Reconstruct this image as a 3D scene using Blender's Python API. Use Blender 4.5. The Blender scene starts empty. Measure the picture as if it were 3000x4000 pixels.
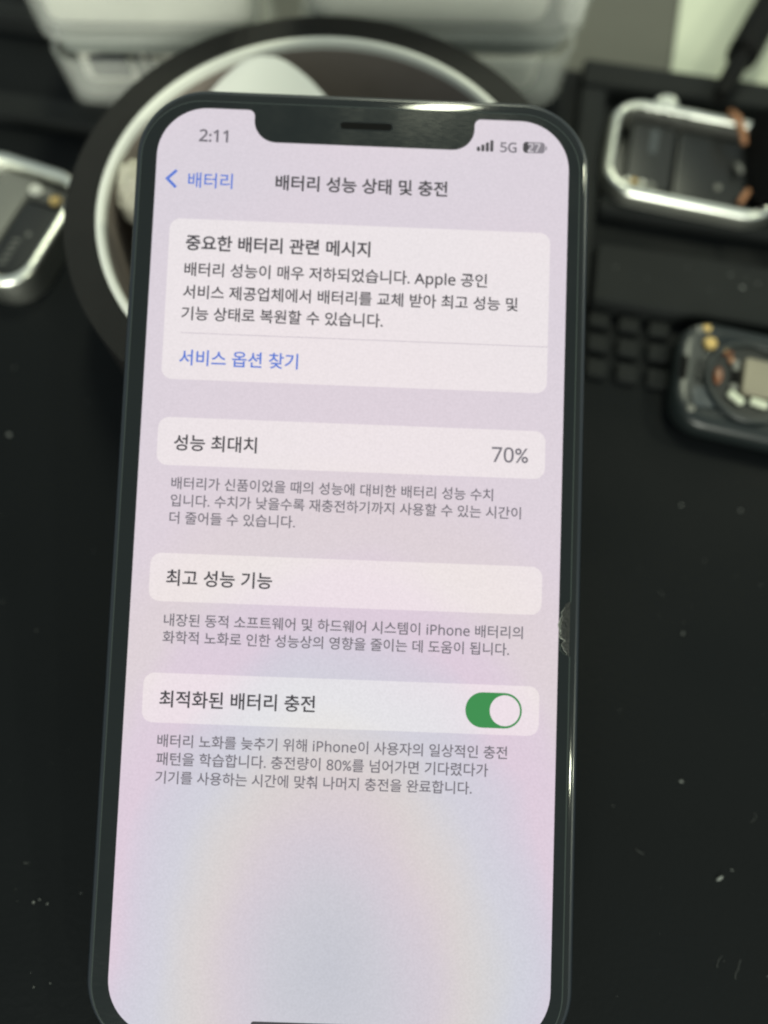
import bpy, bmesh, math, random
from mathutils import Vector, Matrix, noise
from mathutils.geometry import tessellate_polygon

S = 0.001                      # every length below is in millimetres
R = math.radians
scene = bpy.context.scene
C = scene.collection
random.seed(7)

# ---------------------------------------------------------------- camera
cam_d = bpy.data.cameras.new("camera")
cam = bpy.data.objects.new("camera", cam_d)
C.objects.link(cam)
right = Vector((0.99985, 0.0, 0.0173))
up = Vector((-0.005439, 0.949293, 0.314345))
fwd = Vector((0.016423, 0.314392, -0.949151))
mw = Matrix((right, up, -fwd)).transposed().to_4x4()
mw.translation = Vector((6.154, 42.100, 130.42)) * S
cam.matrix_world = mw
cam_d.sensor_fit = 'VERTICAL'
cam_d.sensor_height = 36.0
cam_d.lens = 24.97
cam_d.clip_start = 0.004
cam_d.clip_end = 50.0
cam_d.dof.use_dof = True
cam_d.dof.focus_distance = 0.1035
cam_d.dof.aperture_fstop = 5.6
scene.camera = cam

# ---------------------------------------------------------------- light
world = bpy.data.worlds.new("World")
scene.world = world
world.use_nodes = True
bg = world.node_tree.nodes['Background']
bg.inputs['Color'].default_value = (0.86, 1.0, 0.98, 1)
bg.inputs['Strength'].default_value = 0.42


def area(name, loc, target, sx, sy, power, col):
    d = bpy.data.lights.new(name, 'AREA')
    d.shape = 'ELLIPSE'
    d.size, d.size_y = sx, sy
    d.energy = power
    d.color = col
    o = bpy.data.objects.new(name, d)
    C.objects.link(o)
    o.location = loc
    q = (Vector(target) - Vector(loc)).to_track_quat('-Z', 'Y')
    o.rotation_euler = q.to_euler()
    return o


TINT = (0.95, 1.0, 0.74)
area("ceiling_lamp", (0.20, 1.36, 1.95), (0, 0.12, 0), 0.15, 0.90, 22.0, TINT)
area("ceiling_lamp", (1.75, 0.95, 1.80), (0, 0.12, 0), 0.12, 0.12, 12.0, TINT)
area("ceiling_lamp", (1.50, -1.20, 1.75), (0, 0.12, 0), 0.08, 0.09, 10.0, TINT)
area("front_fill", (-0.5, -2.5, 0.95), (0, 0.15, 0), 1.6, 0.9, 58.0, (0.97, 1.0, 0.86))  # added unseen soft fill from the near side, brightens the front faces

scene.view_settings.view_transform = 'Standard'
scene.view_settings.look = 'None'
scene.view_settings.exposure = 0.0
scene.view_settings.gamma = 1.0
scene.view_settings.use_curve_mapping = False
scene.render.engine = 'CYCLES'
scene.cycles.max_bounces = 8
scene.cycles.transparent_max_bounces = 24
scene.cycles.filter_width = 2.1


# ---------------------------------------------------------------- materials
def mat(name, col, rough=0.5, metal=0.0, spec=0.5, trans=0.0, emit=None, coat=0.0,
        bump=0.0, bscale=400.0, vary=0.0, vscale=60.0, rvar=0.0, alpha=1.0, ior=1.45):
    m = bpy.data.materials.new(name)
    m.use_nodes = True
    nt = m.node_tree
    b = nt.nodes['Principled BSDF']
    b.inputs['Base Color'].default_value = (*col, 1)
    b.inputs['Roughness'].default_value = rough
    b.inputs['Metallic'].default_value = metal
    b.inputs['Specular IOR Level'].default_value = spec
    b.inputs['Transmission Weight'].default_value = trans
    b.inputs['Coat Weight'].default_value = coat
    b.inputs['IOR'].default_value = ior
    b.inputs['Alpha'].default_value = alpha
    if emit:
        b.inputs['Emission Color'].default_value = (*emit, 1)
        b.inputs['Emission Strength'].default_value = 1.0
    tc = nt.nodes.new('ShaderNodeTexCoord')
    if vary or rvar:
        n = nt.nodes.new('ShaderNodeTexNoise')
        n.inputs['Scale'].default_value = vscale
        n.inputs['Detail'].default_value = 6
        nt.links.new(tc.outputs['Object'], n.inputs['Vector'])
        if vary:
            mx = nt.nodes.new('ShaderNodeMix')
            mx.data_type = 'RGBA'
            mx.inputs['A'].default_value = (*[c * (1 - vary) for c in col], 1)
            mx.inputs['B'].default_value = (*[min(1, c * (1 + vary)) for c in col], 1)
            nt.links.new(n.outputs['Fac'], mx.inputs['Factor'])
            nt.links.new(mx.outputs['Result'], b.inputs['Base Color'])
        if rvar:
            mr = nt.nodes.new('ShaderNodeMapRange')
            mr.inputs['From Min'].default_value = 0.35
            mr.inputs['From Max'].default_value = 0.65
            mr.inputs['To Min'].default_value = max(0.02, rough - rvar)
            mr.inputs['To Max'].default_value = rough + rvar
            nt.links.new(n.outputs['Fac'], mr.inputs['Value'])
            nt.links.new(mr.outputs['Result'], b.inputs['Roughness'])
    if bump:
        n2 = nt.nodes.new('ShaderNodeTexNoise')
        n2.inputs['Scale'].default_value = bscale
        n2.inputs['Detail'].default_value = 4
        nt.links.new(tc.outputs['Object'], n2.inputs['Vector'])
        bp = nt.nodes.new('ShaderNodeBump')
        bp.inputs['Strength'].default_value = bump
        bp.inputs['Distance'].default_value = 0.0003
        nt.links.new(n2.outputs['Fac'], bp.inputs['Height'])
        nt.links.new(bp.outputs['Normal'], b.inputs['Normal'])
    return m


def screen_mat(name, base, amount):
    """Lit display pixels: the interface colour with moire and protector iridescence painted in
    (rings of pink, blue and pale yellow round the lower end) and sensor-like grain."""
    m = bpy.data.materials.new(name)
    m.use_nodes = True
    nt = m.node_tree
    L_ = nt.links.new
    b = nt.nodes['Principled BSDF']
    b.inputs['Base Color'].default_value = (0.004, 0.004, 0.005, 1)
    b.inputs['Roughness'].default_value = 0.16
    b.inputs['Specular IOR Level'].default_value = 0.4
    tc = nt.nodes.new('ShaderNodeTexCoord')
    n = nt.nodes.new('ShaderNodeTexNoise')
    n.inputs['Scale'].default_value = 26
    n.inputs['Detail'].default_value = 2.5
    L_(tc.outputs['Object'], n.inputs['Vector'])
    mp = nt.nodes.new('ShaderNodeMapping')          # distance from the lower end, in 100 mm
    mp.inputs['Location'].default_value = (0.0, -0.105, 0)
    mp.inputs['Scale'].default_value = (11.5, 7.6, 0)
    L_(tc.outputs['Object'], mp.inputs['Vector'])
    ln = nt.nodes.new('ShaderNodeVectorMath')
    ln.operation = 'LENGTH'
    L_(mp.outputs['Vector'], ln.inputs[0])
    ad = nt.nodes.new('ShaderNodeMath')
    ad.operation = 'MULTIPLY_ADD'
    ad.inputs[1].default_value = 0.16
    L_(n.outputs['Fac'], ad.inputs[0])
    L_(ln.outputs['Value'], ad.inputs[2])
    ramp = nt.nodes.new('ShaderNodeValToRGB')  # moire rings and dimmer centre painted into the emission colour
    cr = ramp.color_ramp
    cr.interpolation = 'B_SPLINE'
    stops = [(0.08, (0.77, 0.86, 0.87)), (0.17, (0.84, 0.93, 0.92)), (0.24, (0.93, 0.91, 0.94)), (0.30, (0.98, 1.01, 0.87)),
             (0.37, (0.88, 1.00, 0.99)), (0.44, (0.89, 0.95, 1.10)), (0.50, (1.12, 0.93, 1.01)), (0.56, (1.04, 1.05, 0.93)),
             (0.66, (1.07, 1.00, 1.02)), (0.80, (1.06, 1.00, 1.03)), (1.0, (0.98, 1.02, 1.08))]
    while len(cr.elements) < len(stops):
        cr.elements.new(0.5)
    for e, (p, c) in zip(cr.elements, stops):
        e.position = p
        e.color = (*c, 1)
    L_(ad.outputs['Value'], ramp.inputs['Fac'])
    n3 = nt.nodes.new('ShaderNodeTexNoise')
    n3.inputs['Scale'].default_value = 17
    n3.inputs['Detail'].default_value = 1.5
    L_(tc.outputs['Object'], n3.inputs['Vector'])
    r2 = nt.nodes.new('ShaderNodeValToRGB')
    c2 = r2.color_ramp
    c2.interpolation = 'B_SPLINE'
    c2.elements[0].position = 0.35
    c2.elements[0].color = (0.96, 1.01, 1.03, 1)
    c2.elements[1].position = 0.65
    c2.elements[1].color = (1.03, 0.99, 0.99, 1)
    L_(n3.outputs['Fac'], r2.inputs['Fac'])
    g = nt.nodes.new('ShaderNodeTexNoise')
    g.inputs['Scale'].default_value = 3200
    g.inputs['Detail'].default_value = 3
    L_(tc.outputs['Object'], g.inputs['Vector'])
    gr = nt.nodes.new('ShaderNodeMapRange')
    gr.inputs['From Min'].default_value = 0.25
    gr.inputs['From Max'].default_value = 0.75
    gr.inputs['To Min'].default_value = 0.945
    gr.inputs['To Max'].default_value = 1.055
    L_(g.outputs['Fac'], gr.inputs['Value'])
    m0 = nt.nodes.new('ShaderNodeMix')
    m0.data_type = 'RGBA'
    m0.blend_type = 'MULTIPLY'
    m0.inputs['Factor'].default_value = 1.0
    L_(ramp.outputs['Color'], m0.inputs['A'])
    L_(r2.outputs['Color'], m0.inputs['B'])
    m1 = nt.nodes.new('ShaderNodeMix')
    m1.data_type = 'RGBA'
    m1.blend_type = 'MULTIPLY'
    m1.inputs['Factor'].default_value = amount
    m1.inputs['A'].default_value = (*base, 1)
    L_(m0.outputs['Result'], m1.inputs['B'])
    m2 = nt.nodes.new('ShaderNodeVectorMath')
    m2.operation = 'SCALE'
    L_(m1.outputs['Result'], m2.inputs[0])
    L_(gr.outputs['Result'], m2.inputs['Scale'])
    L_(m2.outputs['Vector'], b.inputs['Emission Color'])
    b.inputs['Emission Strength'].default_value = 1.0
    return m


def ink(name, col):
    return mat(name, (0.004, 0.004, 0.005), 0.2, spec=0.3, emit=col)


def smudged(name):
    """Black glass wiped with fingers: fine streaks that scatter the lamp."""
    m = mat(name, (0.0065, 0.0090, 0.0095), 0.14, spec=0.5)
    nt = m.node_tree
    b = nt.nodes['Principled BSDF']
    tc = nt.nodes.new('ShaderNodeTexCoord')
    mp = nt.nodes.new('ShaderNodeMapping')
    mp.inputs['Rotation'].default_value = (0, 0, R(58))
    mp.inputs['Scale'].default_value = (700, 4200, 700)
    nt.links.new(tc.outputs['Object'], mp.inputs['Vector'])
    n = nt.nodes.new('ShaderNodeTexNoise')
    n.inputs['Scale'].default_value = 1.0
    n.inputs['Detail'].default_value = 5
    nt.links.new(mp.outputs['Vector'], n.inputs['Vector'])
    n2 = nt.nodes.new('ShaderNodeTexNoise')
    n2.inputs['Scale'].default_value = 130
    n2.inputs['Detail'].default_value = 3
    nt.links.new(tc.outputs['Object'], n2.inputs['Vector'])
    mu = nt.nodes.new('ShaderNodeMath')
    mu.operation = 'MULTIPLY'
    nt.links.new(n.outputs['Fac'], mu.inputs[0])
    nt.links.new(n2.outputs['Fac'], mu.inputs[1])
    mr = nt.nodes.new('ShaderNodeMapRange')
    mr.inputs['From Min'].default_value = 0.12
    mr.inputs['From Max'].default_value = 0.42
    mr.inputs['To Min'].default_value = 0.13
    mr.inputs['To Max'].default_value = 0.225
    nt.links.new(mu.outputs['Value'], mr.inputs['Value'])
    nt.links.new(mr.outputs['Result'], b.inputs['Roughness'])
    return m


M = dict(
    silicone=mat("black_silicone", (0.0031, 0.0041, 0.0050), 0.62, spec=0.15, vary=0.45, vscale=28, bump=0.35, bscale=900, rvar=0.08),
    silicone_pad=mat("worn_silicone", (0.0115, 0.0128, 0.0130), 0.62, spec=0.16, vary=0.35, vscale=60, bump=0.35, bscale=900),
    desk=mat("desk_top", (0.085, 0.083, 0.066), 0.55, vary=0.1),
    paper=mat("white_paper", (0.60, 0.63, 0.50), 0.8, vary=0.03, vscale=120),
    label=mat("white_label", (0.84, 0.84, 0.80), 0.55),
    tape=mat("black_tape", (0.0075, 0.0070, 0.0068), 0.6, spec=0.28, vary=0.2, vscale=200, bump=0.25, bscale=1500),
    core=mat("brown_cardboard", (0.28, 0.235, 0.21), 0.8, vary=0.12, vscale=150),
    rim=mat("white_core_edge", (0.82, 0.82, 0.76), 0.5),
    tissue=mat("crumpled_paper", (0.50, 0.47, 0.39), 0.9, vary=0.12, vscale=200),
    plastic=mat("clear_plastic", (0.86, 0.87, 0.82), 0.16, spec=0.6, alpha=0.24),
    lid_plastic=mat("smoky_lid", (0.30, 0.32, 0.30), 0.3, alpha=0.8),
    content=mat("pale_parts", (0.82, 0.81, 0.73), 0.7, vary=0.15, vscale=90),
    dark_part=mat("dark_parts", (0.02, 0.022, 0.03), 0.5),
    steel=mat("silver_aluminium", (0.84, 0.85, 0.78), 0.33, metal=1.0),
    battery=mat("black_battery", (0.007, 0.008, 0.0085), 0.45, vary=0.2),
    chip=mat("black_board", (0.005, 0.006, 0.006), 0.35, spec=0.5),
    grey_part=mat("grey_shield", (0.17, 0.17, 0.155), 0.45, metal=0.3, vary=0.08),
    gold=mat("gold_contact", (0.52, 0.37, 0.15), 0.4, metal=0.85),
    copper=mat("copper_flex", (0.34, 0.16, 0.08), 0.5, metal=0.2, vary=0.2),
    solder=mat("bright_solder", (0.75, 0.74, 0.66), 0.3, metal=0.5),
    ceramic=mat("dark_back_glass", (0.008, 0.012, 0.012), 0.22, spec=0.6, rvar=0.08),
    ceramic2=mat("grey_back_resin", (0.012, 0.016, 0.0165), 0.33, spec=0.6),
    beige=mat("beige_coil", (0.25, 0.225, 0.17), 0.5, metal=0.2, vary=0.1),
    amber=mat("amber_lens", (0.19, 0.075, 0.035), 0.2, spec=0.7),
    rubber=mat("black_rubber", (0.002, 0.002, 0.002), 0.55, spec=0.12),
    dust=mat("pale_dust", (0.22, 0.23, 0.22), 0.9),
    body=mat("dark_blue_metal", (0.012, 0.016, 0.022), 0.30, metal=0.0, spec=0.6, coat=0.2),
    glass=mat("black_cover_glass", (0.008, 0.010, 0.010), 0.06, spec=0.6),
    bezel=smudged("black_bezel_glass"),
    protector=mat("protector_edge", (0.035, 0.045, 0.040), 0.10, spec=0.7),
    crushed=mat("crushed_glass", (0.006, 0.007, 0.0065), 0.35, spec=0.55, vary=0.8, vscale=900, bump=1.0, bscale=2500),
    splinter=mat("glass_splinter", (0.34, 0.35, 0.32), 0.4, spec=0.6, vary=0.5, vscale=2500),
    mesh=mat("speaker_mesh", (0.003, 0.003, 0.003), 0.7, spec=0.1),
    flex_grey=mat("grey_flex", (0.06, 0.06, 0.055), 0.5, vary=0.5, vscale=700),
    blue_grey=mat("blue_grey_film", (0.035, 0.043, 0.050), 0.4),
    display=screen_mat("lit_display", (0.715, 0.630, 0.695), 1.0),
    card=screen_mat("lit_card", (0.835, 0.760, 0.780), 0.75),
    knob=screen_mat("lit_knob", (0.835, 0.755, 0.785), 0.6),
    t_dark=ink("ink_dark", (0.060, 0.055, 0.062)),
    t_mid=ink("ink_grey", (0.165, 0.150, 0.175)),
    t_num=ink("ink_light_grey", (0.19, 0.175, 0.20)),
    t_blue=ink("ink_blue", (0.105, 0.20, 0.66)),
    t_line=ink("ink_line", (0.52, 0.46, 0.52)),
    t_green=ink("ink_green", (0.045, 0.27, 0.075)),
    t_white=ink("ink_white", (0.72, 0.67, 0.72)),
    t_gauge=ink("ink_gauge", (0.24, 0.22, 0.25)),
)


# ---------------------------------------------------------------- helpers
def link(name, bm, material, parent=None, smooth=False, autos=None):
    me = bpy.data.meshes.new(name)
    bmesh.ops.recalc_face_normals(bm, faces=bm.faces[:])
    for v in bm.verts:
        v.co = v.co * S
    if smooth:
        for f in bm.faces:
            f.smooth = True
    bm.to_mesh(me)
    bm.free()
    if smooth and autos:
        me.set_sharp_from_angle(angle=R(autos))
    me.materials.append(M[material] if isinstance(material, str) else material)
    o = bpy.data.objects.new(name, me)
    C.objects.link(o)
    if parent:
        o.parent = parent
    return o


def thing(name, label, cat, loc=(0, 0, 0), rotz=0.0, group=None):
    o = bpy.data.objects.new(name, None)
    o.empty_display_size = 0.01
    C.objects.link(o)
    o.location = Vector(loc) * S
    o.rotation_euler = (0, 0, R(rotz))
    o['label'] = label
    o['category'] = cat
    if group:
        o['group'] = group
    return o


def tag(o, label, cat, group=None):
    o['label'] = label
    o['category'] = cat
    if group:
        o['group'] = group
    return o


def rr(cx, cy, w, h, r, n=10):
    """Rounded rectangle, counter-clockwise."""
    pts = []
    for (sx, sy, a0) in ((1, 1, 0), (-1, 1, 90), (-1, -1, 180), (1, -1, 270)):
        ox, oy = cx + sx * (w / 2 - r), cy + sy * (h / 2 - r)
        for k in range(n + 1):
            a = R(a0 + 90 * k / n)
            pts.append((ox + r * math.cos(a), oy + r * math.sin(a)))
    return pts


def loft(bm, rings, cap0=True, cap1=True, close=False):
    """rings: list of equal-length lists of 3-D points."""
    vr = [[bm.verts.new(p) for p in ring] for ring in rings]
    n = len(rings[0])
    pairs = list(zip(vr, vr[1:]))
    if close:
        pairs.append((vr[-1], vr[0]))
    for a, b in pairs:
        for i in range(n):
            j = (i + 1) % n
            bm.faces.new((a[i], a[j], b[j], b[i]))
    if cap0 and not close:
        bm.faces.new(vr[0][::-1])
    if cap1 and not close:
        bm.faces.new(vr[-1])
    return bm


def slab(bm, cx, cy, w, h, r, z0, z1, bev=0.5, n=8, taper=0.0, rot=0.0, bev_bottom=None):
    """Rounded-rectangle block with rounded top (and bottom) edges; taper widens the top."""
    bb = bev if bev_bottom is None else bev_bottom
    rings = []

    def ring(inset, z):
        t = taper * (z - z0) / max(1e-6, z1 - z0)
        p = rr(0, 0, w - 2 * inset + 2 * t, h - 2 * inset + 2 * t, max(0.05, r - inset + t), n)
        ca, sa = math.cos(R(rot)), math.sin(R(rot))
        return [(cx + x * ca - y * sa, cy + x * sa + y * ca, z) for x, y in p]
    if bb > 0:
        for k in range(4):
            a = R(90 * k / 3)
            rings.append(ring(bb * (1 - math.sin(a)), z0 + bb * (1 - math.cos(a))))
    else:
        rings.append(ring(0, z0))
    if bev > 0:
        for k in range(4):
            a = R(90 * k / 3)
            rings.append(ring(bev * (1 - math.cos(a)), z1 - bev * (1 - math.sin(a))))
    else:
        rings.append(ring(0, z1))
    return loft(bm, rings)


def frame_ring(bm, w, h, r, wall, z0, z1, bev=0.6, n=10, cx=0, cy=0):
    """Hollow rounded-rectangle wall."""
    prof = [(0.0, z0), (0.0, z1 - bev), (bev * 0.3, z1 - bev * 0.3), (bev, z1),
            (wall - bev * 0.6, z1), (wall, z1 - bev * 0.6), (wall, z0)]
    rings = []
    for i, z in prof:
        rings.append([(x, y, z) for x, y in rr(cx, cy, w - 2 * i, h - 2 * i, max(0.1, r - i), n)])
    return loft(bm, rings, close=True)


def lathe(bm, prof, n=128, close=False, a0=0.0, a1=360.0):
    full = abs(a1 - a0) >= 359.9
    cols = []
    m = n if full else n + 1
    for k in range(m):
        a = R(a0 + (a1 - a0) * k / n)
        cols.append([bm.verts.new((r * math.cos(a), r * math.sin(a), z)) for r, z in prof])
    L = len(prof)
    for k in range(n if full else n):
        A, B = cols[k], cols[(k + 1) % m]
        for i in range(L if close else L - 1):
            j = (i + 1) % L
            bm.faces.new((A[i], B[i], B[j], A[j]))
    return bm


def poly(bm, loops, z):
    """Flat polygon with holes at height z."""
    vs = [[Vector((x, y, 0)) for x, y in lp] for lp in loops]
    flat = [p for lp in loops for p in lp]
    verts = [bm.verts.new((x, y, z)) for x, y in flat]
    for t in tessellate_polygon(vs):
        try:
            bm.faces.new([verts[i] for i in t])
        except ValueError:
            pass
    return bm


def tube(bm, pts, rad, n=12, caps=True):
    P = [Vector(p) for p in pts]
    rad = rad if isinstance(rad, (list, tuple)) else [rad] * len(P)
    rings = []
    for i, p in enumerate(P):
        d = (P[min(i + 1, len(P) - 1)] - P[max(i - 1, 0)]).normalized()
        a = d.cross(Vector((0.13, 0.2, 1))).normalized()
        b = d.cross(a).normalized()
        rings.append([tuple(p + (a * math.cos(2 * math.pi * k / n) + b * math.sin(2 * math.pi * k / n)) * rad[i]) for k in range(n)])
    return loft(bm, rings, caps, caps)


def new():
    return bmesh.new()


# ================================================================ SETTING
bm = new()
poly(bm, [[(-3000, -3000), (3000, -3000), (3000, 3000), (-3000, 3000)]], -2.0)
o = link("desk", bm, "desk")
o['kind'] = 'structure'

# ---------------------------------------------------------------- silicone repair mat
MROT = -9.6
matt = thing("repair_mat", "black silicone repair mat with moulded trays covering the desk, dusted with lint", "work mat", (0, 0, 0))


def mloc(x, y):
    """mat axes (turned a little clockwise, x=60 pivot at y=199) to mat object coordinates"""
    a = R(MROT)
    return (60 + x * math.cos(a) - y * math.sin(a), 199 + x * math.sin(a) + y * math.cos(a))


bm = new()
cx, cy = mloc(-60, -190)
slab(bm, cx, cy, 460, 380, 8, -2.0, 0.0, 0.4, rot=MROT, bev_bottom=0)
link("mat_base", bm, "silicone", matt)


def ridge(x0, x1, y0, y1, h, bev=0.9, name="tray_ridge", r=1.2):
    b = new()
    c = mloc((x0 + x1) / 2, (y0 + y1) / 2)
    slab(b, c[0], c[1], x1 - x0, y1 - y0, r, 0.0, h, bev, rot=MROT, bev_bottom=0)
    return link(name, b, "silicone_pad", matt, smooth=True, autos=50)


# right-hand trays: far rim, left rim, two cross ridges
ridge(-3.5, 90, -8.5, -0.5, 4.0)
ridge(-3.5, 2.6, -69.5, -9.2, 4.0)
ridge(3.2, 90, -44.0, -39.0, 3.2)
ridge(3.2, 90, -68.5, -53.5, 4.2)
# left-hand rims
ridge(-190, -110, -42.0, -35.0, 3.0)
ridge(-190, -118, -14.0, -8.0, 4.0)
# raised squares
first = None
for j in range(3):
    for i in range(3):
        x, y = 54.0 + 6.25 * i - 0.85 * j, 128.4 - 1.15 * i - 5.9 * j
        if first is None:
            b = new()
            slab(b, 0, 0, 4.7, 4.2, 0.8, 0, 1.6, 0.7, n=5, bev_bottom=0)
            first = link("raised_square", b, "silicone_pad", matt, smooth=True, autos=50)
            q = first
        else:
            q = first.copy()
            C.objects.link(q)
            q.parent = matt
        q.location = Vector((x, y, 0)) * S
        q.rotation_euler = (0, 0, R(-10.5))

# ---------------------------------------------------------------- white sheet behind the mat
b = new()
slab(b, 128.3, 247.2, 74, 118, 0.5, -2.0, -1.2, 0.1, rot=-13, bev_bottom=0)
tag(link("paper_sheet", b, "paper"), "blank white paper pad on the desk beyond the mat's far edge", "paper")

# ================================================================ PLASTIC BOXES
def plastic_box(x0, x1, y0, y1, z0, z1, label, rad=6.0, lid=True):
    w, h = x1 - x0, y1 - y0
    t = thing("parts_box", label, "plastic box", ((x0 + x1) / 2, (y0 + y1) / 2, z0), 0, "clear plastic boxes stacked behind the tape roll")
    H = z1 - z0
    zt = H - 3.6 if lid else H
    b = new()
    # hollow tub with rounded bottom edges
    outer, inner = [], []
    for k in range(5):
        a = R(90 * k / 4)
        i = 1.8 * (1 - math.sin(a))
        z = 1.8 * (1 - math.cos(a))
        outer.append([(x, y, z) for x, y in rr(0, 0, w - 2 * i - 1.2, h - 2 * i - 1.2, max(0.4, rad - i), 8)])
    outer.append([(x, y, zt) for x, y in rr(0, 0, w - 0.4, h - 0.4, rad, 8)])
    inner.append([(x, y, zt) for x, y in rr(0, 0, w - 2.6, h - 2.6, rad - 1.0, 8)])
    inner.append([(x, y, 3.4) for x, y in rr(0, 0, w - 3.6, h - 3.6, rad - 1.0, 8)])
    inner.append([(x, y, 1.2) for x, y in rr(0, 0, w - 8, h - 8, rad - 2.5, 8)])
    loft(b, outer + inner)
    link("tub", b, "plastic", t, smooth=True, autos=40)
    if lid:
        b = new()
        slab(b, 0, 0, w - 6.0, h - 6.0, max(1.5, rad - 3), zt + 0.02, H - 0.02, 0.7)
        link("lid", b, "lid_plastic", t, smooth=True, autos=40)
    return t, w, h, H


t, w, h, H = plastic_box(-65.5, -17.5, 183.6, 222, 0.02, 16.4, "low clear plastic box with dark bits inside, under the left box of the stack")
b = new(); slab(b, 0, 2, w - 7, h - 10, 3, 1.9, 12.0, 1.5); link("contents", b, "content", t, smooth=True, autos=50)
for (x, wd, z) in ((-11.3, 8.6, 8.2), (-4.6, 1.5, 8.4), (-2.4, 1.2, 8.4)):
    b = new(); slab(b, x, -16.4, wd, 1.4, 0.6, z - 0.4, z + 4.4, 0.4); link("dark_part", b, "dark_part", t)
t, w, h, H = plastic_box(-66.5, -17.0, 183.4, 224, 16.45, 48, "tall clear plastic box, upper one at the left behind the tape roll")
b = new(); slab(b, 0, 1, w - 6, h - 7.5, 3, 1.9, 26, 1.5); link("contents", b, "content", t, smooth=True, autos=50)
for (x, wd) in ((-3.0, 3.0), (1.4, 3.6), (7.0, 5.0), (13.0, 2.5)):
    b = new(); slab(b, x, -17.2, wd, 1.0, 0.45, 11.0 + (x % 2) * 0.7, 17, 0.3); link("dark_part", b, "dark_part", t)
t, w, h, H = plastic_box(-11.0, 51.5, 185.6, 214, 0.02, 16.6, "low clear plastic box at the right, under the larger rounded one", 8.0)
b = new(); slab(b, -2.0, 1, w - 11, h - 6, 4, 1.9, 11, 2); link("contents", b, "content", t, smooth=True, autos=50)
t, w, h, H = plastic_box(-10.5, 53.0, 185.3, 218, 16.65, 48, "large clear plastic box with rounded corner and bright right edge, top right of the stack", 9.0)
b = new(); slab(b, -3.0, 1, w - 13, h - 6, 5, 1.9, 26, 2); link("contents", b, "content", t, smooth=True, autos=50)
b = new(); slab(b, w / 2 - 4.6, 1, 5.0, h - 6, 2.4, 1.9, 30.5, 1.0); link("bright_edge_slab", b, "rim", t, smooth=True, autos=50)  # added white slab imitating lamplight caught in the clear side wall

# ================================================================ TAPE ROLL
RC = (-3.4, 137.7)
roll = thing("tape_roll", "wide black tape roll with white-edged core lying flat under the phone's top end", "tape roll", (RC[0], RC[1], 0))
b = new()
lathe(b, [(41.35, 0), (46.6, 0.0), (47.1, 0.5), (47.1, 23.6), (46.9, 23.8), (41.7, 23.8), (41.35, 23.5)], 160, close=True)
link("tape", b, "tape", roll, smooth=True, autos=40)
b = new()
lathe(b, [(39.8, 0), (41.3, 0), (41.3, 22.2), (39.8, 22.2)], 160, close=True)
core = link("core", b, "core", roll, smooth=True, autos=40)
b = new()
lathe(b, [(39.75, 22.25), (41.3, 22.25), (41.3, 23.7), (41.0, 23.95), (40.2, 23.95), (39.8, 23.5)], 160, close=True)
link("core_rim", b, "rim", core, smooth=True, autos=30)
# white paper slip with a rounded end, leaning against the inside of the roll
edge = [(-31.7, 163.4), (-29.5, 166.0), (-26.9, 168.6), (-24.7, 170.6), (-21.9, 172.7), (-19.5, 174.0), (-16.7, 174.5),
        (-13.9, 174.4), (-11.6, 173.6), (-9.3, 172.3), (-6.9, 170.6), (-4.1, 168.1), (-1.8, 165.4), (-0.6, 163.4)]
foot = 129.6
b = new()
top, bot = [], []
for k, (x, y) in enumerate(edge):
    col = []
    for q in range(7):
        yy = y + (foot - y) * q / 6
        xx = x + (-16.5 - x) * 0.55 * q / 6
        zz = 22.6 - 0.5 * (173.8 - yy)
        col.append((xx, yy, zz))
    top.append([b.verts.new(c) for c in col])
    bot.append([b.verts.new((c[0], c[1] + 0.12, c[2] - 0.14)) for c in col])
for k in range(len(edge) - 1):
    for q in range(6):
        b.faces.new((top[k][q], top[k + 1][q], top[k + 1][q + 1], top[k][q + 1]))
        b.faces.new((bot[k][q], bot[k][q + 1], bot[k + 1][q + 1], bot[k + 1][q]))
    b.faces.new((top[k][0], bot[k][0], bot[k + 1][0], top[k + 1][0]))
    b.faces.new((top[k][6], top[k + 1][6], bot[k + 1][6], bot[k][6]))
for k in (0, len(edge) - 1):
    for q in range(6):
        b.faces.new((top[k][q], top[k][q + 1], bot[k][q + 1], bot[k][q]))
tag(link("paper_slip", b, "label", smooth=True, autos=40), "white paper slip with rounded end leaning inside the tape roll above the phone", "paper")

# crumpled paper inside the roll
b = new()
bmesh.ops.create_icosphere(b, subdivisions=5, radius=1.0)
for v in b.verts:
    d = v.co.copy()
    k = 1 + 0.16 * abs(noise.noise(d * 1.7)) - 0.16 * abs(noise.noise(d * 3.3 + Vector((3, 1, 2)))) + 0.04 * noise.noise(d * 8)
    wide = 0.75 + 0.35 * max(-1.0, d.z)
    v.co = Vector((d.x * 8.4 * k * wide, d.y * 8.6 * k * wide, 12.3 + d.z * 12.2 * k))
    if v.co.z > 12:
        v.co.x -= 2.6 * min(1.0, (v.co.z - 12) / 8)
zmin = min(v.co.z for v in b.verts)
TC = Vector((-34.4, 143.6))
for v in b.verts:
    v.co.z = (v.co.z - zmin) * 24.6 / 25.5
    q = Vector((v.co.x + TC.x - RC[0], v.co.y + TC.y - RC[1]))
    if q.length > 39.6:
        q *= 39.6 / q.length
        v.co.x, v.co.y = q.x + RC[0] - TC.x, q.y + RC[1] - TC.y
o = tag(link("crumpled_paper", b, "tissue", None), "crumpled beige paper tucked inside the tape roll by the phone's left edge", "paper")
o.location = Vector((TC.x, TC.y, 0.05)) * S

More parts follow.
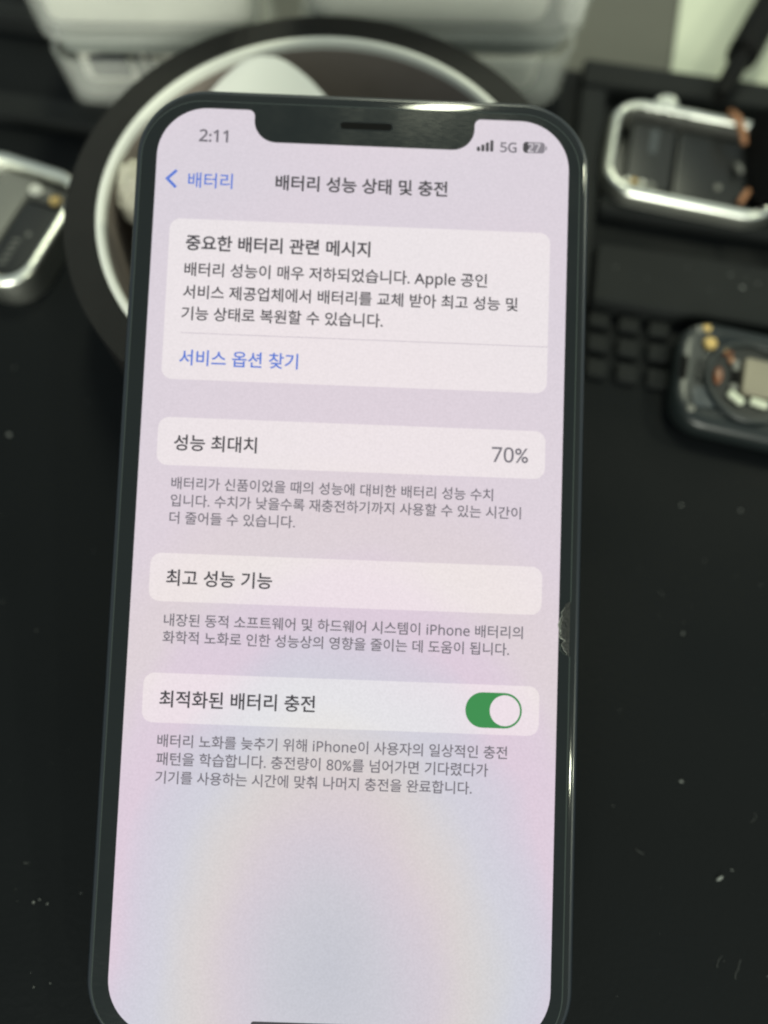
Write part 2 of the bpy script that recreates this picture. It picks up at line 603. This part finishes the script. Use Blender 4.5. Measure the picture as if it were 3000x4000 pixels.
# ================================================================ OPENED WATCHES
def screw(parent, x, y, z, r=0.8, m="gold"):
    b = new()
    lathe(b, [(0.001, z), (r, z), (r, z + 0.35), (r * 0.8, z + 0.55), (r * 0.35, z + 0.45), (0.001, z + 0.35)], 16)
    for v in b.verts:
        v.co.x += x
        v.co.y += y
    return link("screw", b, m, parent, smooth=True, autos=40)


def put(parent, name, x, y, w, h, z0, z1, m, r=0.5, bev=0.2, rot=0):
    b = new()
    slab(b, x, y, w, h, r, z0, z1, bev, n=5, rot=rot)
    return link(name, b, m, parent, smooth=True, autos=45)


# right watch, long side along local x
wr = thing("opened_watch", "opened silver watch case with crown and lifted screen, in the right-hand tray", "watch", (77.4, 166.7, 0.02), -13.5)
b = new(); frame_ring(b, 39.0, 27.6, 7.5, 2.2, 0.0, 7.0, 1.3, 12); link("case", b, "steel", wr, smooth=True, autos=60)
put(wr, "case_back", 0, 0, 34, 23, 0.3, 1.2, "chip", 5, 0.1)
b = new()
lathe(b, [(0.001, -1.4), (2.3, -1.4), (2.75, -1.1), (2.75, 1.1), (2.3, 1.4), (0.001, 1.4)], 60)
for i, v in enumerate(b.verts):
    if math.hypot(v.co.x, v.co.y) > 2.6:
        ang = round(math.degrees(math.atan2(v.co.y, v.co.x)) / 6)
        f = 0.95 if ang % 2 else 1.0
        v.co.x *= f; v.co.y *= f
for v in b.verts:
    v.co = Vector((v.co.x - 7.4, v.co.z + 15.3, v.co.y + 4.0))
link("crown", b, "steel", wr)
put(wr, "battery", -9.2, -0.6, 10.0, 18.5, 1.3, 5.2, "battery", 1.0, 0.4)
put(wr, "battery_label", -9.0, 3.6, 1.7, 7.0, 5.22, 5.26, "blue_grey", 0.3, 0.0)
put(wr, "logic_board", 4.8, -0.8, 16.6, 19.0, 1.3, 5.0, "chip", 1.0, 0.3)
fx = put(wr, "flex_strip", -2.0, 10.75, 27, 1.5, 1.3, 6.4, "flex_grey", 0.5, 0.2)
for k in range(5):
    put(wr, "contact", -13.0 + 2.5 * k, 10.75, 1.1, 1.0, 6.42, 6.7, "grey_part" if k % 2 else "chip", 0.2, 0.1)
cb = put(wr, "connector", -11.0, -9.4, 7.6, 2.4, 1.3, 5.25, "grey_part", 0.4, 0.2)
for (x, m) in ((-13.6, "solder"), (-12.2, "gold"), (-10.4, "solder"), (-8.6, "grey_part")):
    b = new(); slab(b, x, -9.3, 1.3, 1.4, 0.5, 5.28, 6.0, 0.3, n=5); link("contact", b, m, cb)
screw(wr, 6.2, -6.0, 5.02, 0.75, "grey_part")
# screen lifted off on its copper flexes, standing at the right end
b = new(); slab(b, 0, 0, 27, 34, 6.5, 0, 1.8, 0.5)
for v in b.verts:
    x, y, z = v.co
    h_ = (y + 17)
    v.co = Vector((11.6 + z + 0.55 * h_ - 0.12 * x, x + 1.8 - 0.05 * h_, 5.6 + h_ * 0.62))
link("lifted_screen", b, "rubber", wr, smooth=True, autos=40)
b = new()
tube(b, [(6.0, 13.4, 8.0), (7.4, 11.2, 8.6), (8.8, 8.4, 8.6), (10.2, 5.2, 7.6)], [0.7, 0.9, 0.8, 0.6], 8)
link("flex_cable", b, "copper", wr, smooth=True)
b = new()
tube(b, [(11.0, -9.6, 5.6), (11.6, -8.2, 6.6), (12.2, -6.8, 7.0)], [0.6, 0.7, 0.6], 8)
link("flex_cable", b, "copper", wr, smooth=True)
b = new()
tube(b, [(9.4, 1.6, 5.2), (9.9, 0.0, 6.2), (10.6, -1.6, 6.4)], [0.5, 0.7, 0.5], 8)
link("flex_cable", b, "grey_part", wr, smooth=True)

# left watch
wl = thing("opened_watch", "opened silver watch case with black battery lying left of the tape roll", "watch", (-72.9, 148.5, 0.02), -20)
b = new(); frame_ring(b, 27.5, 31.0, 7.5, 2.3, 0.0, 7.0, 1.2, 12); link("case", b, "steel", wl, smooth=True, autos=60)
put(wl, "case_back", 0, 0, 23, 26.5, 0.3, 1.2, "chip", 5, 0.1)
put(wl, "battery", 6.6, -3.0, 8.6, 18.5, 1.3, 5.4, "battery", 0.8, 0.35)
b = new()
for k in range(5):
    slab(b, 5.6, -9.6 + 1.5 * k, 1.6, 0.5, 0.15, 5.42, 5.45, 0, n=3, rot=20, bev_bottom=0)
slab(b, 7.2, -1.4, 1.0, 1.0, 0.4, 5.42, 5.45, 0, n=3, bev_bottom=0)
link("battery_print", b, "grey_part", wl)
put(wl, "shield_plate", -2.6, 2.6, 8.0, 19.0, 1.3, 5.0, "grey_part", 0.8, 0.3)
fb = put(wl, "flex_board", 5.2, 9.4, 10.5, 4.2, 1.3, 4.7, "flex_grey", 0.8, 0.2)
screw(wl, 2.6, 9.8, 4.75, 1.4, "solder")
screw(wl, 5.4, 10.2, 4.75, 0.9, "grey_part")
screw(wl, 8.0, 8.6, 4.75, 1.3, "gold")
put(wl, "end_board", 2.5, -13.0, 14, 2.0, 1.3, 5.2, "beige", 0.6, 0.2)

# watch back cover at the right
wb = thing("watch_back", "dark watch back cover with round sensor window, lying on the mat by the raised squares", "watch part", (82.4, 110.9, 0.02), -14)
b = new()
rings = []
for (i, z) in ((2.0, 0.0), (0.6, 0.5), (0.0, 1.6), (0.0, 4.2), (0.5, 5.2), (1.4, 5.8), (2.6, 6.0)):
    rings.append([(x, y, z) for x, y in rr(0, 0, 32.5 - 2 * i, 24.6 - 2 * i, 7.5 - i * 0.8, 12)])
loft(b, rings)
link("shell", b, "ceramic2", wb, smooth=True, autos=50)
put(wb, "inner_plate", 1.0, 0, 23.0, 18.0, 6.02, 6.3, "ceramic", 4.0, 0.15)
put(wb, "side_slot", -14.6, -0.2, 1.5, 5.6, 5.9, 5.96, "mesh", 0.7, 0.0)
put(wb, "corner_plate", -10.2, -6.2, 4.6, 4.6, 6.32, 6.45, "blue_grey", 1.2, 0.1, rot=14)
put(wb, "window_patch", -11.4, -0.2, 1.9, 4.8, 6.32, 6.38, "chip", 0.4, 0.0)
RX, RY = -1.6, -0.9
b = new()
lathe(b, [(7.9, 6.32), (9.1, 6.32), (9.1, 6.9), (8.8, 7.2), (8.1, 7.2), (7.9, 6.9)], 72, close=True)
for v in b.verts:
    v.co.x += RX; v.co.y += RY
sw = link("sensor_ring", b, "ceramic2", wb, smooth=True, autos=40)
b = new(); lathe(b, [(0.001, 6.35), (7.8, 6.35), (7.8, 6.5), (0.001, 6.5)], 64)
for v in b.verts:
    v.co.x += RX; v.co.y += RY
link("sensor_bed", b, "chip", sw)
b = new(); slab(b, 0.6, -0.2, 8.4, 8.0, 0.9, 6.52, 8.0, 0.4, rot=-1); link("coil_block", b, "beige", sw, smooth=True, autos=45)
b = new(); slab(b, -4.7, -0.6, 1.4, 3.0, 0.4, 6.52, 7.2, 0.3); link("dark_block", b, "rubber", sw)
b = new()
bmesh.ops.create_uvsphere(b, u_segments=20, v_segments=12, radius=1.0)
for v in b.verts:
    v.co = Vector((-8.1 + v.co.x * 0.95, -1.1 + v.co.y * 2.0, 6.9 + v.co.z * 0.7))
link("amber_lens", b, "amber", sw, smooth=True)
for (x, y, r_) in ((-4.3, -5.2, -32), (0.2, -5.3, -8)):
    b = new(); slab(b, x, y, 3.6, 1.6, 0.7, 6.52, 7.5, 0.4, rot=r_); link("white_pad", b, "paper", sw, smooth=True, autos=45)
for (x, y, m, w_, h_) in ((-6.6, 4.4, "amber", 1.8, 0.8), (-5.8, 3.0, "copper", 1.1, 1.2), (-7.4, 4.9, "gold", 1.2, 0.6), (-4.9, 2.4, "grey_part", 1.5, 1.5), (-4.8, 1.2, "grey_part", 1.4, 0.9), (-4.9, -3.0, "grey_part", 1.5, 1.5), (4.2, 4.4, "paper", 1.4, 0.8)):
    b = new(); slab(b, x, y, w_, h_, 0.3, 6.52, 7.2, 0.2, n=4, rot=20); link("component", b, m, sw)
for (x, y, z, rad, m) in ((-12.4, 9.2, 5.55, 0.85, "grey_part"), (-11.0, 9.9, 5.55, 0.9, "gold"), (-12.2, -8.9, 5.55, 0.9, "grey_part")):
    screw(wb, x, y, z, rad, m)
b = new()
lathe(b, [(0.001, 6.3), (1.55, 6.3), (1.55, 6.7), (1.2, 6.95), (0.001, 6.95)], 6)
for v in b.verts:
    v.co.x -= 10.2; v.co.y += 6.1
link("gold_clip", b, "gold", wb)

# ---------------------------------------------------------------- black tool lying over the far rim
b = new()
A = Vector((84.3, 182.0, 8.4)); D = (Vector((118, 241, 4.4)) - A)
L = D.length
U = D.normalized()
tl = thing("hand_tool", "black rod-shaped tool with thick grip, lying across the tray's far rim", "tool", (A.x, A.y, A.z))
tube(b, [U * s_ for s_ in (0, 1.0, 6, 15.5)], [1.5, 1.9, 2.2, 2.4], 20)
link("shaft", b, "rubber", tl, smooth=True, autos=50)
b = new()
tube(b, [U * s_ for s_ in (15.6, 16.0, 17.2, 40, L)], [2.8, 3.6, 3.8, 3.85, 3.9], 24)
link("grip", b, "rubber", tl, smooth=True, autos=50)

# ================================================================ PHONE
PT = 25.4 * 3 / 460
PW, PH, PD = 71.5, 146.7, 7.4
phone = thing("phone", "dark smartphone with lit screen showing Korean battery page, propped on the tape roll", "smartphone")
pm = Matrix(((0.999417, 0.033136, -0.008222), (-0.034137, 0.966118, -0.255832), (-0.000533, 0.255963, 0.966686))).to_4x4()
pm = Matrix(pm.to_quaternion().to_matrix()).to_4x4()
pm.translation = Vector((0.0, 0.13, 0.06)) * S
phone.matrix_world = pm
ZS = PD                                     # height of the display plane above the phone's back


def P(x, y):
    """interface points (origin at the display's top left) to phone millimetres"""
    return ((x - 195) * PT, PH / 2 + (422 - y) * PT)


def plink(name, bm, m, parent=None, **k):
    return link(name, bm, m, parent or phone, **k)


# body: flat-sided metal rail with softly rounded edges
b = new()
prof = []
for k in range(5):
    a = R(90 * k / 4)
    prof.append((1.0 * (1 - math.sin(a)), 1.0 * (1 - math.cos(a))))
for k in range(5):
    a = R(90 * k / 4)
    prof.append((0.75 * (1 - math.cos(a)), ZS - 0.42 - 0.75 * (1 - math.sin(a))))
rings = [[(x, y, z) for x, y in rr(0, PH / 2, PW - 2 * i, PH - 2 * i, 11.0 - i, 16)] for i, z in prof]
loft(b, rings)
plink("body", b, "body", smooth=True, autos=40)
# cover glass: slightly domed edge inside the rail
b = new()
prof = [(0.80, ZS - 0.48), (0.80, ZS - 0.42)]
for (i_, d_) in ((0.82, 0.21), (0.92, 0.165), (1.04, 0.132), (1.18, 0.105), (1.36, 0.076), (1.56, 0.050), (1.76, 0.029), (1.96, 0.013), (2.16, 0.003)):
    prof.append((i_, ZS - 0.16 - d_))
prof.append((2.6, ZS - 0.16))
rings = [[(x, y, z) for x, y in rr(0, PH / 2, PW - 2 * i, PH - 2 * i, 11.0 - i, 16)] for i, z in prof]
loft(b, rings, cap0=True, cap1=True)
cover = plink("cover_glass", b, "glass", smooth=True, autos=60)

# display outline with the notch
def display_outline():
    pts = []
    def arc(cx, cy, r, a0, a1, n=14):
        for k in range(n + 1):
            a = R(a0 + (a1 - a0) * k / n)
            x, y = P(cx, cy)
            pts.append((x + r * PT * math.cos(a), y + r * PT * math.sin(a)))
    rc = 47.3
    arc(390 - rc, rc, rc, 0, 90)
    arc(305.5, 6, 6, 90, 180, 6)
    arc(299.5 - 21, 31 - 21, 21, 360, 270, 8)      # notch right lower corner
    arc(90.5 + 21, 31 - 21, 21, 270, 180, 8)
    arc(84.5, 6, 6, 0, 90, 6)
    arc(rc, rc, rc, 90, 180)
    arc(rc, 844 - rc, rc, 180, 270)
    arc(390 - rc, 844 - rc, rc, 270, 360)
    return pts


DO = display_outline()
b = new(); poly(b, [DO], ZS)
disp = plink("display", b, "display")

# screen protector with a chipped right edge; its outer edge catches the light
def protector_outline(inset=0.0):
    x0, x1 = P(-15.5, 0)[0] + inset, P(401.5, 0)[0] - inset
    y1, y0 = P(0, -8.0)[1] - inset, P(0, 857.5)[1] + inset
    base = rr((x0 + x1) / 2, (y0 + y1) / 2, x1 - x0, y1 - y0, 9.6 - inset, 16)
    chip = [(401.5, 503), (399.6, 501.6), (396.5, 500.4), (394.5, 498.5), (392.2, 496.5), (393.0, 493.5), (391.2, 491.0), (391.4, 487.0), (391.0, 483.0),
            (391.1, 478.5), (391.6, 474.0), (391.3, 470.0), (392.6, 466.5), (394.6, 464.8), (396.8, 463.2), (398.6, 460.6), (400.2, 457.0), (401.5, 452.0)]
    cp = []
    for px, py in chip:
        q = P(px, py)
        cp.append((min(q[0] - inset, x1), q[1]))
    return base + cp            # rr ends at the right side's lower corner: chip runs upward from there


b = new()
outs = [protector_outline(i) for i in (0.0, 0.05, 0.22)]
zs = (ZS - 0.155, ZS - 0.08, ZS - 0.002)
vr = [[b.verts.new((x, y, z)) for x, y in o_] for o_, z in zip(outs, zs)]
n = len(outs[0])
for A_, B_ in zip(vr, vr[1:]):
    for i in range(n):
        j = (i + 1) % n
        b.faces.new((A_[i], A_[j], B_[j], B_[i]))
plink("protector_edge", b, "protector")
b = new(); poly(b, [outs[2], DO], ZS - 0.002)
plink("bezel", b, "bezel")

# broken-out flake in the chip: a rough lump of crushed glass with a pale splintered edge
b = new()
random.seed(3)
ys = [452 + (503 - 452) * k / 90 for k in range(91)]


def lip(py):
    t_ = (py - 452) / 51
    base = 400.5 - 10.6 * max(0.0, math.sin(math.pi * min(1, max(0, (t_ - 0.02) / 0.96)))) ** 0.55
    notch = 5.0 * math.exp(-((py - 488.5) / 1.6) ** 2)
    return min(400.0, base + notch + 1.8 * noise.noise(Vector((py * 0.17, 3.1, 0))) + 1.1 * noise.noise(Vector((py * 0.55, 1.1, 0))))


NX = 34
grid = []
for py in ys:
    l_ = lip(py)
    row = []
    for q in range(NX + 1):
        px = max(l_, 388.0 + (400.2 - 388.0) * q / NX)
        c = P(px, py)
        e_ = math.sin(math.pi * min(1, max(0, (py - 452) / 51))) ** 0.5
        hgt = 0.02 + e_ * (0.10 * abs(noise.noise(Vector((px * 0.30, py * 0.22, 1.7)))) + 0.05 * noise.noise(Vector((px * 0.9, py * 0.7, 0.2))))
        row.append((b.verts.new((c[0], c[1], ZS - 0.002 + max(0.012, hgt))), px <= l_ + 1e-6))
    grid.append(row)
for r0, r1 in zip(grid, grid[1:]):
    for q in range(NX):
        if r0[q + 1][1] and r1[q + 1][1]:
            continue
        b.faces.new((r0[q][0], r0[q + 1][0], r1[q + 1][0], r1[q][0]))
bmesh.ops.delete(b, geom=[v for v in b.verts if not v.link_faces], context='VERTS')
o = plink("chipped_edge", b, "crushed")
o['label'] = "rough chip broken out of the screen cover's right edge"
b = new()
for (ya, yb, off, rad) in ((464, 481, 0.15, 0.055), (470, 489, 0.9, 0.035), (482, 490, 0.0, 0.04), (491, 501, 0.2, 0.035), (458, 465, 0.3, 0.025), (474, 486, 1.7, 0.022), (467, 477, 2.4, 0.02)):
    pts = []
    for q in range(9):
        py = ya + (yb - ya) * q / 8
        c = P(lip(py) + off + random.uniform(-0.15, 0.15), py)
        pts.append((c[0], c[1], ZS + 0.05))
    tube(b, pts, [rad * (0.3 + 0.7 * math.sin(math.pi * (q + 0.5) / 9)) for q in range(9)], 5)
plink("splinters", b, "splinter", o)

# speaker slot in the notch
b = new()
c = P(196.5, 11.4)
slab(b, c[0], c[1], 48.5 * PT, 6.2 * PT, 3.0 * PT, ZS + 0.001, ZS + 0.02, 0.0, n=8, bev_bottom=0)
plink("speaker_slot", b, "mesh")
b = new()
outer = rr(c[0], c[1], 51 * PT, 8.2 * PT, 4.0 * PT, 8)
inner = rr(c[0], c[1], 48.7 * PT, 6.4 * PT, 3.1 * PT, 8)
poly(b, [outer, inner], ZS + 0.006)
plink("slot_edge", b, "glass")

# ---------------------------------------------------------------- interface
Z_CARD, Z_LINE, Z_TEXT, Z_TOP = ZS + 0.008, ZS + 0.012, ZS + 0.016, ZS + 0.020


def ui_rr(name, x0, x1, y0, y1, r, z, m, parent):
    b = new()
    a = P(x0, y1); c_ = P(x1, y0)
    poly(b, [rr((a[0] + c_[0]) / 2, (a[1] + c_[1]) / 2, c_[0] - a[0], c_[1] - a[1], r * PT, 8)], z)
    return plink(name, b, m, parent)


# upright sans-serif forms of the digits and Latin letters
SANS = {chr(48 + k): chr(0x1D7E2 + k) for k in range(10)}
SANS.update({chr(65 + k): chr(0x1D5A0 + k) for k in range(1, 26)})
SANS.update({chr(97 + k): chr(0x1D5BA + k) for k in range(26)})


def text(s, x0, x1, yc, m, parent, bold=0.0, name="text_line", hfix=None, z=None):
    """One line of lettering fitted between x0 and x1 (interface points), centred on yc."""
    cu = bpy.data.curves.new(name, 'FONT')
    cu.body = ''.join(SANS.get(ch, ch) for ch in s)
    cu.size = 1.0
    cu.offset = bold
    cu.resolution_u = 3
    tmp = bpy.data.objects.new(name, cu)
    C.objects.link(tmp)
    bpy.context.view_layer.update()
    dg = bpy.context.evaluated_depsgraph_get()
    me = bpy.data.meshes.new_from_object(tmp.evaluated_get(dg))
    bpy.data.objects.remove(tmp)
    bpy.data.curves.remove(cu)
    xs = [v.co.x for v in me.vertices]; ys = [v.co.y for v in me.vertices]
    kx = (x1 - x0) * PT / (max(xs) - min(xs))
    hh = (max(ys) - min(ys))
    ky = kx if hfix is None else hfix * PT / hh
    ox, oy = P(x0, yc)
    cy_ = (max(ys) + min(ys)) / 2
    for v in me.vertices:
        v.co = Vector(((v.co.x - min(xs)) * kx + ox, (v.co.y - cy_) * ky + oy, z or Z_TEXT)) * S
    me.name = name
    me.materials.clear()
    me.materials.append(M[m])
    o = bpy.data.objects.new(name, me)
    C.objects.link(o)
    o.parent = parent
    print("TEXT", s[:8], "h pt %.1f" % (hh * ky / PT))
    return o


# status bar
text("2:11", 38.9, 66.3, 26.9, "t_mid", disp, 0.022, "clock_text")
b = new()
for k, hgt in enumerate((4.4, 6.6, 8.8, 11.2)):
    x = 302.2 + 4.2 * k
    a = P(x, 31.2); c_ = P(x + 3.0, 31.2 - hgt)
    poly(b, [rr((a[0] + c_[0]) / 2, (a[1] + c_[1]) / 2, c_[0] - a[0], c_[1] - a[1], 0.7 * PT, 3)], Z_TEXT)
plink("signal_bars", b, "t_dark", disp)
text("5G", 324.3, 340.0, 26.4, "t_mid", disp, 0.021, "network_text")
bi = ui_rr("battery_icon", 346.0, 366.8, 20.2, 31.0, 3.2, Z_LINE, "t_gauge", disp)
ui_rr("battery_nub", 367.4, 368.7, 23.8, 27.6, 0.5, Z_LINE, "t_gauge", disp)
b = new()
a = P(346.0, 31.0); c_ = P(366.8, 20.2)
lft = [q for q in rr((a[0] + c_[0]) / 2, (a[1] + c_[1]) / 2, c_[0] - a[0], c_[1] - a[1], 3.2 * PT, 8) if q[0] < P(351.3, 0)[0]]
lft += [P(351.3, 31.0), P(351.3, 20.2)]
poly(b, [lft], Z_TEXT)
plink("battery_level", b, "t_dark", disp)
text("27", 350.3, 362.6, 25.6, "t_white", disp, 0.003, "battery_text", z=Z_TOP)

# navigation bar
b = new()
w_ = 1.35
poly(b, [[P(9.0, 70.2), P(18.6, 60.9), P(20.6, 62.9), P(13.0, 70.2), P(20.6, 77.5), P(18.6, 79.5)]], Z_TEXT)
plink("back_arrow", b, "t_blue", disp)
text("배터리", 30.8, 72.7, 70.7, "t_blue", disp, 0.009)
text("배터리 성능 상태 및 충전", 113.2, 275.5, 69.8, "t_dark", disp, 0.022, "title_text")

# message card
k1 = ui_rr("message_card", 16, 374, 108.4, 261.4, 10, Z_CARD, "card", disp)
text("중요한 배터리 관련 메시지", 31.9, 205.0, 131.2, "t_dark", disp, 0.022, "heading_text")
text("배터리 성능이 매우 저하되었습니다. Apple 공인", 32.0, 315.5, 157.9, "t_dark", disp, 0.014)
text("서비스 제공업체에서 배터리를 교체 받아 최고 성능 및", 31.9, 345.0, 178.3, "t_dark", disp, 0.014)
text("기능 상태로 복원할 수 있습니다.", 31.5, 219.4, 198.8, "t_dark", disp, 0.014)
ui_rr("divider", 32, 374, 217.2, 217.75, 0.1, Z_LINE, "t_line", disp)
text("서비스 옵션 찾기", 31.8, 142.0, 240.6, "t_blue", disp, 0.013)

# capacity card
ui_rr("setting_card", 16, 374, 297.0, 341.6, 10, Z_CARD, "card", disp)
text("성능 최대치", 31.2, 107.6, 320.4, "t_dark", disp, 0.016)
text("70%", 324.6, 358.4, 320.2, "t_num", disp, 0.011, "value_text")
text("배터리가 신품이었을 때의 성능에 대비한 배터리 성능 수치", 31.0, 326.8, 357.9, "t_mid", disp, 0.011)
text("입니다. 수치가 낮을수록 재충전하기까지 사용할 수 있는 시간이", 31.2, 353.0, 373.8, "t_mid", disp, 0.011)
text("더 줄어들 수 있습니다.", 31.0, 146.0, 389.8, "t_mid", disp, 0.011)

# peak performance card
ui_rr("setting_card", 16, 374, 422.3, 466.1, 10, Z_CARD, "card", disp)
text("최고 성능 기능", 31.2, 127.6, 444.4, "t_dark", disp, 0.016)
text("내장된 동적 소프트웨어 및 하드웨어 시스템이 iPhone 배터리의", 31.2, 357.5, 482.7, "t_mid", disp, 0.011)
text("화학적 노화로 인한 성능상의 영향을 줄이는 데 도움이 됩니다.", 31.0, 345.5, 498.2, "t_mid", disp, 0.011)

# charging card with the switch
ui_rr("setting_card", 16, 374, 530.4, 574.7, 10, Z_CARD, "card", disp)
text("최적화된 배터리 충전", 31.2, 171.4, 553.4, "t_dark", disp, 0.016)
tg = ui_rr("toggle", 307.3, 358.4, 537.3, 568.9, 15.6, Z_LINE, "t_green", disp)
ui_rr("toggle_knob", 329.3, 356.7, 539.3, 566.9, 13.7, Z_TOP, "knob", disp)
text("배터리 노화를 늦추기 위해 iPhone이 사용자의 일상적인 충전", 31.4, 346.1, 590.4, "t_mid", disp, 0.011)
text("패턴을 학습합니다. 충전량이 80%를 넘어가면 기다렸다가", 31.4, 329.4, 606.4, "t_mid", disp, 0.011)
text("기기를 사용하는 시간에 맞춰 나머지 충전을 완료합니다.", 31.4, 315.2, 622.6, "t_mid", disp, 0.011)
ui_rr("home_bar", 127, 263, 829.6, 834.6, 2.5, Z_LINE, "t_dark", disp)

# ================================================================ DUST
random.seed(21)
b = new()


def speck(x, y, z, r):
    m_ = Matrix.Translation((x, y, z + r * 0.45)) @ Matrix.Rotation(random.uniform(0, 6.3), 4, 'Z') @ Matrix.Diagonal((r * random.uniform(0.7, 1.6), r * random.uniform(0.5, 1.0), r * 0.5, 1))
    bmesh.ops.create_icosphere(b, subdivisions=1, radius=1.0, matrix=m_)


for k in range(90):
    x = random.uniform(44, 96); y = random.uniform(-6, 108)
    if 64 < x and y > 96:
        continue
    speck(x, y, 0, 0.025 + 0.11 * random.random() ** 5)
for k in range(60):
    speck(random.uniform(-80, -44), random.uniform(-4, 125), 0, 0.03 + 0.09 * random.random() ** 4)
for (x, y, z, r) in ((57.5, 139.0, 4.2, .20), (64, 136.2, 4.2, .14), (73, 139.2, 4.2, .16), (82, 137.4, 4.2, .2), (85.5, 136.8, 4.2, .14), (87.5, 135.4, 4.2, .2),
                     (84, 134.2, 4.2, .34), (77, 133.4, 4.2, .12), (84, 152.4, 3.2, .3), (-66, 101, 0, .34), (-67.5, 116, 0, .15), (78, 86, 0, .25), (66.5, 87, 0, .22), (63.5, 62, 0, .2),
                     (59.8, 36.5, 0, .3), (66.5, 22.6, 0, .16), (-48.5, 18.2, 0, .18), (-47.6, 18.6, 0, .14), (-46.2, 18.0, 0, .2), (-41, 19.5, 0, .12)):
    speck(x, y, z, r)
# larger lint and fibres near the lower right
m_ = Matrix.Translation((64.2, 21.4, 0.25)) @ Matrix.Rotation(0.5, 4, 'Z') @ Matrix.Diagonal((0.7, 0.24, 0.18, 1))
bmesh.ops.create_icosphere(b, subdivisions=2, radius=1.0, matrix=m_)


def fibre(x, y, ln, curl, z=0.0, rad=0.014):
    a = random.uniform(0, 6.3)
    p = Vector((x, y, z + rad)); pts = []
    for q in range(12):
        pts.append(tuple(p))
        a += random.uniform(-curl, curl)
        p = p + Vector((math.cos(a), math.sin(a), 0)) * ln / 12
        p.z = z + rad + 0.05 * abs(math.sin(q))
    tube(b, pts, rad, 5)


for (x, y, ln) in ((66, 9.5, 3.4), (62, 8.5, 2.2), (52, 25, 1.6), (71, 30, 2.0), (-50, 24, 1.2), (60, 70, 1.6)):
    fibre(x, y, ln, 0.5)
o = link("dust", b, "dust")
o['kind'] = 'stuff'
o['label'] = "pale dust specks and lint scattered over the black mat"
o['category'] = "dust"
